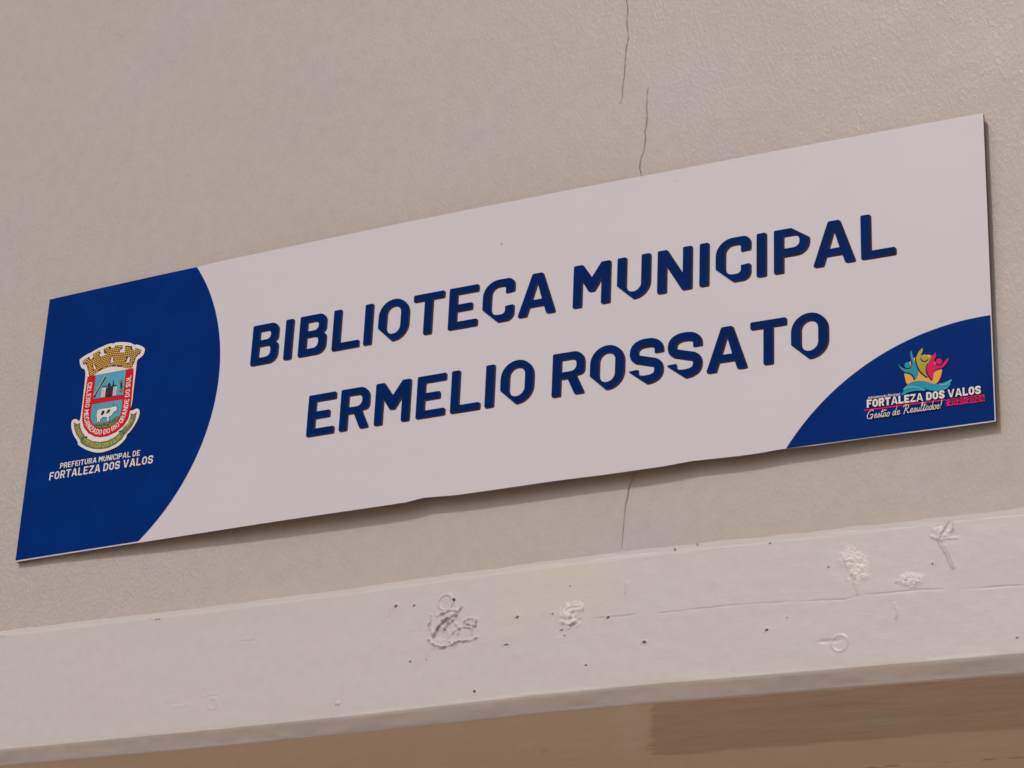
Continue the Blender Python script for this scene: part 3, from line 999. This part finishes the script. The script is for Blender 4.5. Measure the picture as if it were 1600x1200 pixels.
shield = tB([(325, -60), (305, 150), (283, 350), (268, 500), (270, 590), (300, 690), (370, 780), (470, 835), (570, 850), (700, 830), (850, 755), (970, 650), (1040, 540), (1078, 400), (1096, 200), (1112, 0)])
shield = tT([(388, 775), (360, 980)]) + shield[1:] + tT([(1238, 800), (1250, 615)])
flat_print('shield', [[grow(shield, 0.0005)]], M_line, crest, 0.0008)
flat_print('shield', [[shield]], M_red, crest, 0.0009)
up = tT([(550, 745), (1110, 642), (1085, 880)]) + tB([(965, 130), (450, 205)])
lowp = tB([(435, 300), (950, 215), (942, 350), (915, 470), (880, 545), (830, 620), (740, 675), (600, 705), (500, 690), (440, 630), (412, 530), (415, 430)])
flat_print('crest_panel', [[grow(up, 0.0003)], [grow(lowp, 0.0003)]], M_line, crest, 0.0010)
flat_print('crest_panel', [[up], [lowp]], M_sky, crest, 0.0011)
flat_print('hill', [[tB([(440, 628), (500, 622), (580, 612), (660, 606), (720, 588), (780, 540), (830, 508), (895, 488), (880, 545), (830, 620), (740, 672), (600, 702), (505, 688), (460, 655)])]], M_green, crest, 0.00125)
tufts = []
rt = random.Random(5)
for cx_, cy_ in ((505, 655), (560, 655), (640, 640), (700, 650), (735, 605), (820, 560), (600, 672), (790, 590)):
    tufts.append([tB([(cx_ - 14, cy_ + 10), (cx_ + 2, cy_ - 18), (cx_ + 14, cy_ - 4), (cx_ + 8, cy_ + 12)])])
flat_print('grass_tuft', tufts, M_line, crest, 0.00140)
cow = tB([(515, 450), (530, 400), (575, 378), (640, 370), (700, 360), (760, 352), (785, 338), (830, 334), (862, 342), (860, 392), (838, 412), (815, 425), (795, 438), (775, 480), (722, 515), (716, 590), (696, 592),
          (688, 515), (640, 512), (600, 530), (572, 560), (576, 612), (556, 602), (550, 560), (540, 602), (518, 602), (524, 540), (512, 500)])
flat_print('cow', [[grow(cow, 0.0006)]], M_line, crest, 0.00130)
flat_print('cow', [[cow]], M_cw, crest, 0.00145)
flat_print('cow_patch', [[tB([(585, 482), (598, 430), (625, 402), (650, 408), (642, 450), (612, 486)])], [tB([(668, 465), (690, 420), (720, 385), (752, 388), (736, 425), (700, 452)])]], M_line, crest, 0.0016)
flat_print('cow_horn', [[line_poly(tB([(790, 335), (798, 305), (810, 280)]), 0.0006)], [line_poly(tB([(858, 340), (862, 315), (864, 292)]), 0.0006)]], M_line, crest, 0.0016)
# tractor between its wheels
body = tT([(725, 1148), (728, 1040), (745, 990), (772, 965), (772, 912), (800, 886), (828, 900), (822, 950), (850, 945), (866, 900), (872, 832), (886, 832), (888, 920), (938, 925), (938, 942), (880, 958),
           (866, 1040), (858, 1130), (800, 1148)])
flat_print('tractor', [[body], [line_poly(tT([(660, 955), (770, 945)]), 0.0009)]], M_tractor, crest, 0.0014)
wl = tT([(650, 1160), (662, 985), (738, 978), (716, 1152)])
wr = tT([(862, 1132), (880, 956), (944, 945), (925, 1112)])
flat_print('wheel', [[wl], [wr]], M_cw, crest, 0.0013)
tr = []
for k in range(9):
    y_ = 1000 + k * 18
    tr.append([line_poly(tT([(672 - k, y_ + 14), (690, y_), (712, y_ + 10)]), 0.00022)])
    tr.append([line_poly(tT([(884 - k, y_ - 24), (905, y_ - 46), (928, y_ - 50)]), 0.00022)])
flat_print('wheel_tread', tr, M_line, crest, 0.0015)
# wheat ear
flat_print('wheat_ear', [[line_poly(tT([(515, 1165), (560, 1060), (640, 920), (735, 770)]), 0.0026)]], M_tractor, crest, 0.0013)
gr = []
for k in range(15):
    t = k / 14
    x_, y_ = 545 + 195 * t, 1110 - 340 * t
    for sgn in (-1, 1):
        a = (x_ + sgn * 17, y_ + sgn * 9)
        gr.append([tT([(a[0] - 9, a[1] + 12), (a[0] - 3 + sgn * 6, a[1] - 4), (a[0] + 9, a[1] - 14), (a[0] + 6 - sgn * 2, a[1] + 4)])])
flat_print('wheat_grain', gr, M_gold, crest, 0.0015)
flat_print('corn_cob', [[tT([(985, 825), (1010, 832), (1058, 815), (1048, 870), (1056, 960), (1042, 1060), (1010, 1062), (990, 1055), (1003, 1000), (1000, 900)])]], M_green, crest, 0.0013)
flat_print('corn_cob', [[tT([(1008, 885), (1030, 870), (1044, 930), (1030, 1000), (1012, 985)])]], M_tractor, crest, 0.0015)
# mural crown
crown = [(290, 480), (312, 462), (420, 392), (442, 450), (470, 440), (492, 408), (485, 345), (615, 270), (635, 328), (606, 350), (622, 396), (668, 384), (735, 355), (724, 330), (703, 335), (690, 246), (815, 196),
         (836, 235), (900, 222), (908, 186), (1050, 180), (1044, 240), (1002, 262), (985, 305), (1086, 312), (1092, 250), (1100, 186), (1225, 196), (1224, 240), (1254, 272), (1278, 268), (1290, 230), (1400, 266),
         (1376, 340), (1346, 346), (1300, 400), (1262, 500), (1232, 560), (1224, 606), (1170, 612), (1110, 604), (1000, 582), (880, 574), (760, 592), (650, 636), (560, 692), (490, 745), (420, 762),
         (408, 700), (376, 560), (352, 528), (316, 545)]
wins = [[(490, 545), (518, 540), (550, 622), (510, 636)], [(836, 392), (862, 386), (872, 500), (818, 510)], [(1150, 396), (1186, 402), (1186, 440), (1155, 512), (1110, 500), (1134, 440)]]
flat_print('mural_crown', [[tT(crown)] + [tT(q) for q in wins]], M_mortar, crest, 0.0009)
def inside(p, poly):
    c_ = False
    for i in range(len(poly)):
        (x1, y1), (x2, y2) = poly[i - 1], poly[i]
        if (y1 > p[1]) != (y2 > p[1]) and p[0] < (x2 - x1) * (p[1] - y1) / (y2 - y1) + x1:
            c_ = not c_
    return c_
bot = smooth_open([(425, 760), (560, 690), (720, 605), (880, 575), (1050, 590), (1222, 606)], 10)
topc = smooth_open([(250, 420), (480, 300), (720, 195), (970, 150), (1200, 175), (1420, 240)], 10)
def arc_at(c, u):
    x = u * (len(c) - 1)
    i = min(int(x), len(c) - 2)
    t = x - i
    return c[i][0] * (1 - t) + c[i + 1][0] * t, c[i][1] * (1 - t) + c[i + 1][1] * t
bricks = []
rows, ncol = 12, 28
for rI in range(rows):
    for cI in range(ncol + 1):
        u0 = (cI + (0.5 if rI % 2 else 0)) / ncol
        u1 = u0 + 0.72 / ncol
        v0, v1_ = rI / rows, (rI + 0.62) / rows
        if u1 > 1:
            continue
        q = []
        for u, v in ((u0, v0), (u1, v0), (u1, v1_), (u0, v1_)):
            a, b = arc_at(bot, u), arc_at(topc, u)
            q.append((a[0] + (b[0] - a[0]) * v, a[1] + (b[1] - a[1]) * v))
        if all(inside(p, crown) for p in q) and not any(inside(p, w_) for p in q for w_ in wins):
            bricks.append([tT(q)])
fp = flat_print('crown_brickwork', bricks, M_gold, crest, 0.0011)
fp['kind'] = 'stuff'
# ribbon
rib = tB([(120, 600), (175, 642), (215, 612), (225, 690), (262, 780), (310, 848), (350, 885), (440, 930), (560, 942), (680, 922), (800, 870), (890, 795), (950, 722), (1040, 620), (1085, 520), (1095, 445), (1130, 472),
          (1190, 425), (1160, 560), (1100, 680), (1010, 782), (985, 805), (930, 890), (830, 970), (700, 1035), (560, 1055), (440, 1045), (330, 1010), (238, 948), (234, 905), (165, 800), (130, 700)])
flat_print('ribbon', [[grow(rib, 0.0004)]], M_line, crest, 0.0008)
flat_print('ribbon', [[rib]], M_green, crest, 0.0010)
for q in (line_poly(tB([(240, 925), (270, 880), (305, 850)]), 0.0006), line_poly(tB([(935, 742), (960, 755), (985, 800)]), 0.0006),
          tB([(300, 850), (350, 842), (348, 868), (318, 872)]), tB([(885, 775), (900, 750), (935, 738), (925, 760)])):
    flat_print('ribbon_fold', [[q]], M_line, crest, 0.0012)
text_path('ribbon_lettering', 'FORTALEZA DOS VALOS', tB([(285, 925), (360, 985), (470, 1022), (580, 1028), (700, 1008), (820, 950), (935, 850)]), 0.0048, M_yell, crest, 0.0012, st=.2)
text_path('ribbon_lettering', '5 MAIO', tB([(148, 690), (180, 775), (232, 866)]), 0.0044, M_yell, crest, 0.0012)
text_path('ribbon_lettering', '1982', tB([(1035, 700), (1080, 645), (1125, 570)]), 0.0048, M_yell, crest, 0.0012)
band = tT([(402, 880), (380, 1020)]) + tB([(337, 170), (318, 330), (296, 470), (308, 590), (345, 690), (420, 770), (510, 808), (610, 812), (720, 785), (840, 715), (950, 610), (1010, 480), (1048, 330), (1072, 150)]) + tT([(1193, 950), (1212, 740)])
text_path('shield_lettering', 'CELEIRO MECANIZADO DO RIO GRANDE DO SUL', band, 0.0066, M_cw, crest, 0.0012, st=.2, tt=.16, gap=.16)
text_line('caption', 'PREFEITURA MUNICIPAL DE', tA([(163, 1020)])[0], tA([(762, 921)])[0], 0.0070, M_cw, sign, 0.0006)
text_line('caption', 'FORTALEZA DOS VALOS', tA([(82, 1108)])[0], tA([(858, 978)])[0], 0.0101, M_cw, sign, 0.0006)

# ---------------- administration logo on the right field
emb = flat_print('emblem', [[smooth_closed(tL([(310, 640), (318, 560), (370, 470), (435, 395), (530, 318), (650, 280), (800, 262), (862, 276), (900, 330), (985, 470), (1085, 540), (1088, 640), (1040, 780), (945, 872), (700, 900), (390, 880), (330, 760)]), 4)]], M_orange, sign, 0.0006)
emb['label'] = 'round logo of three raised-arm figures above a teal wave'
blue_f = [(187, 445), (230, 510), (330, 560), (420, 555), (466, 512), (480, 440), (443, 300), (440, 220), (460, 180), (482, 260), (512, 370), (570, 470), (605, 580), (598, 680), (540, 768), (512, 720), (470, 665), (400, 635), (320, 620), (240, 555), (200, 490)]
olive_f = [(693, 130), (690, 200), (652, 280), (640, 340), (668, 395), (730, 420), (790, 395), (870, 310), (938, 235), (920, 320), (850, 420), (795, 480), (772, 560), (790, 640), (800, 720), (760, 700), (690, 645), (622, 560), (572, 430), (560, 330), (600, 230), (650, 160)]
pink_f = [(960, 220), (975, 300), (940, 370), (935, 440), (985, 485), (1050, 497), (1100, 470), (1160, 400), (1228, 338), (1212, 420), (1130, 518), (1060, 545), (980, 572), (920, 640), (905, 770), (860, 742), (802, 650), (782, 560), (800, 470), (860, 390), (920, 290)]
def disc(cx_, cy_, rr_):
    return [(cx_ + rr_ * math.cos(2 * math.pi * k / 24), cy_ + rr_ * math.sin(2 * math.pi * k / 24)) for k in range(24)]
for shp, hd, m_, off in ((blue_f, (378, 480, 62), M_teal, 0.0008), (olive_f, (733, 325, 68), M_olive, 0.0010), (pink_f, (1037, 408, 63), M_pink, 0.0012)):
    P_ = smooth_closed(tL(shp), 4)
    Hd = tL(disc(*hd))
    sh = [[[(p[0] - 0.0009, p[1] - 0.0007) for p in grow(P_, 0.0004)]], [[(p[0] - 0.0004, p[1] - 0.0010) for p in grow(Hd, 0.0004)]]]
    flat_print('figure_outline', sh, M_navy, emb, off - 0.00010)
    flat_print('figure', [[P_], [Hd]], m_, emb, off)
wave1 = [(290, 1000), (340, 930), (430, 860), (560, 822), (700, 818), (820, 842), (920, 876), (1030, 872), (1150, 842), (1310, 775), (1268, 850), (1282, 880), (1225, 950), (1130, 1000), (1000, 1022), (860, 1010), (740, 972), (600, 938), (470, 932), (380, 955)]
wave2 = [(255, 1105), (300, 1030), (370, 975), (470, 948), (600, 968), (755, 1000), (725, 1022), (600, 1020), (480, 1030), (380, 1060), (305, 1100)]
flat_print('wave', [[smooth_closed(tL(wave1), 4)], [smooth_closed(tL(wave2), 4)]], M_teal, emb, 0.0014)
flat_print('wave_crest', [[line_poly(smooth_open(tL([(298, 998), (370, 958), (470, 937), (600, 952), (745, 1000)])), 0.0011)],
                          [line_poly(smooth_open(tL([(1050, 882), (1130, 890), (1210, 868), (1292, 800)])), 0.0010)], [line_poly(smooth_open(tL([(1160, 985), (1225, 950)])), 0.0006)]], M_palet, emb, 0.0016)
flat_print('wave_edge', [[line_poly(smooth_open(tL([(420, 862), (540, 822), (700, 812), (820, 836), (930, 872)])), 0.0006)]], M_palet, emb, 0.0017)
la, lb = tM([(112, 352)])[0], tM([(1408, 190)])[0]
text_line('logo_lettering', 'FORTALEZA DOS VALOS', (la[0] + .0006, la[1] - .0007), (lb[0] + .0006, lb[1] - .0007), 0.0090, M_navy, sign, 0.0007, st=.29, tt=.235, gap=.08)
text_line('logo_lettering', 'FORTALEZA DOS VALOS', la, lb, 0.0088, M_cw, sign, 0.0019, st=.27, tt=.225, gap=.09)
flat_print('underline', [[tM([(78, 370), (1000, 248), (1000, 262), (78, 382)])]], M_pink, sign, 0.0009)
ban = [(1005, 262), (1040, 250), (1200, 228), (1330, 208), (1446, 194), (1440, 215), (1452, 225), (1442, 245), (1450, 272), (1380, 280), (1320, 292), (1250, 296), (1180, 310), (1100, 315), (1015, 330), (1022, 305), (1002, 292), (1030, 285)]
flat_print('date_banner', [[tM(ban)]], M_pink, sign, 0.0011)
da, db = tM([(1040, 312)])[0], tM([(1440, 262)])[0]
text_line('date_lettering', '2021-2024', da, db, 0.0056, M_navy, sign, 0.0013, st=.22, gap=.12)

def bfont(name, s, p0, p1, h, material, parent, off, shear=0.0, bold=0.0):
    """mixed-case line in the built-in typeface, turned into flat print"""
    cu = bpy.data.curves.new('text', 'FONT')
    cu.body = s
    cu.size = 1
    cu.shear = shear
    cu.offset = bold
    cu.resolution_u = 3
    to = bpy.data.objects.new('text', cu)
    COL.objects.link(to)
    bpy.context.view_layer.update()
    me = bpy.data.meshes.new_from_object(to.evaluated_get(bpy.context.evaluated_depsgraph_get()))
    bpy.data.objects.remove(to)
    vv = [v.co.copy() for v in me.vertices]
    x0_, x1_ = min(v.x for v in vv), max(v.x for v in vv)
    kx = 1 / (x1_ - x0_)
    vs = [sv(p0[0] + (p1[0] - p0[0]) * (v.x - x0_) * kx, p0[1] + (p1[1] - p0[1]) * (v.x - x0_) * kx + v.y * h, off) for v in vv]
    fs = [tuple(p.vertices) for p in me.polygons]
    bpy.data.meshes.remove(me)
    return mesh_obj(name, vs, fs, material, parent, origin=SO)
bfont('small_lettering', 'Administração Municipal', tM([(116, 248)])[0], tM([(488, 202)])[0], 0.0040, M_cw, sign, 0.0009, 0.25, 0.012)

# handwritten slogan: pen strokes per letter in a 0..1 body, y up
PEN = {
    'G': (1.05, [[(.95, .82), (.72, 1.02), (.35, .85), (.08, .4), (.15, .05), (.5, .0), (.82, .25), (.86, .48), (.45, .42)], [(.86, .48), (.80, .1), (.62, -.12)]]),
    'e': (.50, [[(.02, .15), (.34, .30), (.36, .46), (.18, .46), (.08, .2), (.2, .0), (.5, .14)]]),
    's': (.42, [[(.0, .05), (.24, .5), (.34, .15), (.18, -.02), (.06, .08)]]),
    't': (.40, [[(.0, .1), (.22, .5), (.30, .95), (.14, .1), (.26, .0), (.4, .14)], [(.05, .62), (.5, .70)]]),
    'a': (.52, [[(.40, .42), (.2, .48), (.04, .2), (.12, .0), (.32, .14), (.42, .45), (.36, .08), (.52, .06)]]),
    '~': (.0, [[(-.46, .72), (-.34, .84), (-.20, .72), (-.06, .84)]]),
    'o': (.50, [[(.28, .48), (.08, .36), (.06, .08), (.2, -.02), (.38, .16), (.36, .44), (.26, .48), (.5, .38)]]),
    'd': (.56, [[(.38, .42), (.2, .48), (.04, .2), (.12, .0), (.30, .12), (.44, .55), (.56, 1.05), (.40, .1), (.54, .04)]]),
    'R': (1.0, [[(.0, .78), (.25, 1.0), (.62, 1.0), (.78, .8), (.6, .56), (.32, .48), (.55, .3), (.72, .02), (.98, .1)], [(.42, .98), (.28, .4), (.12, -.1)]]),
    'u': (.54, [[(.02, .2), (.12, .48), (.08, .1), (.2, .0), (.36, .2), (.44, .48), (.38, .08), (.54, .06)]]),
    'l': (.32, [[(.0, .1), (.2, .6), (.36, 1.02), (.24, 1.0), (.08, .2), (.16, .0), (.32, .1)]]),
    '!': (.30, [[(.30, 1.0), (.14, .28)], [(.10, .06), (.08, -.02)]]),
}
def pen_line(name, words, h, wd, material, parent, off):
    cs = []
    for wtxt, p0, p1 in words:
        p0, p1 = tM([p0])[0], tM([p1])[0]
        tot = sum(PEN[c][0] for c in wtxt)
        L = p1[0] - p0[0]
        k = L / tot
        sl2 = (p1[1] - p0[1]) / L
        x = 0
        for c in wtxt:
            for st_ in PEN[c][1]:
                pts = [(p0[0] + (x + a + .10 * b) * k, p0[1] + (x + a) * k * sl2 + b * h) for a, b in st_]
                cs.append([line_poly(smooth_open(pts, 5), wd)])
            x += PEN[c][0]
    vs, fs = [], []
    for j, c in enumerate(cs):        # ribbons of quads so that crossing strokes stay clean
        n = len(c[0]) // 2
        b0 = len(vs)
        o_ = off + (j % 4) * 0.00002
        vs += [sv(p[0], p[1], o_) for p in c[0]]
        for i in range(n - 1):
            fs.append((b0 + i, b0 + i + 1, b0 + 2 * n - 2 - i, b0 + 2 * n - 1 - i))
    return mesh_obj(name, vs, fs, material, parent, origin=SO)
for dx_, m_, o_, wd_ in ((6, M_navy, 0.0012, 0.0011), (0, M_cw, 0.0014, 0.00068)):
    pen_line('slogan_lettering', [('Gesta~o', (108 + dx_, 474 + dx_), (372 + dx_, 440 + dx_)), ('de', (400 + dx_, 434 + dx_), (488 + dx_, 422 + dx_)),
                                  ('Resultados!', (520 + dx_, 414 + dx_), (960 + dx_, 352 + dx_))], 0.0088, wd_, m_, sign, o_)

# tiny specks and a nail head that the photo shows on the white face
sx, sz = on_sign(783.5, 381.5)
flat_print('pin_hole', [[[(sx + .0009 * math.cos(k), sz + .0009 * math.sin(k)) for k in (0, 1, 2, 3, 4, 5)]]], M_line, sign, 0.0003)
sx, sz = on_sign(1057, 283)
flat_print('pin_hole', [[[(sx + .0006 * math.cos(k), sz + .0005 * math.sin(k)) for k in (0, 1, 2, 3, 4, 5)]]], M_core, sign, 0.0003)
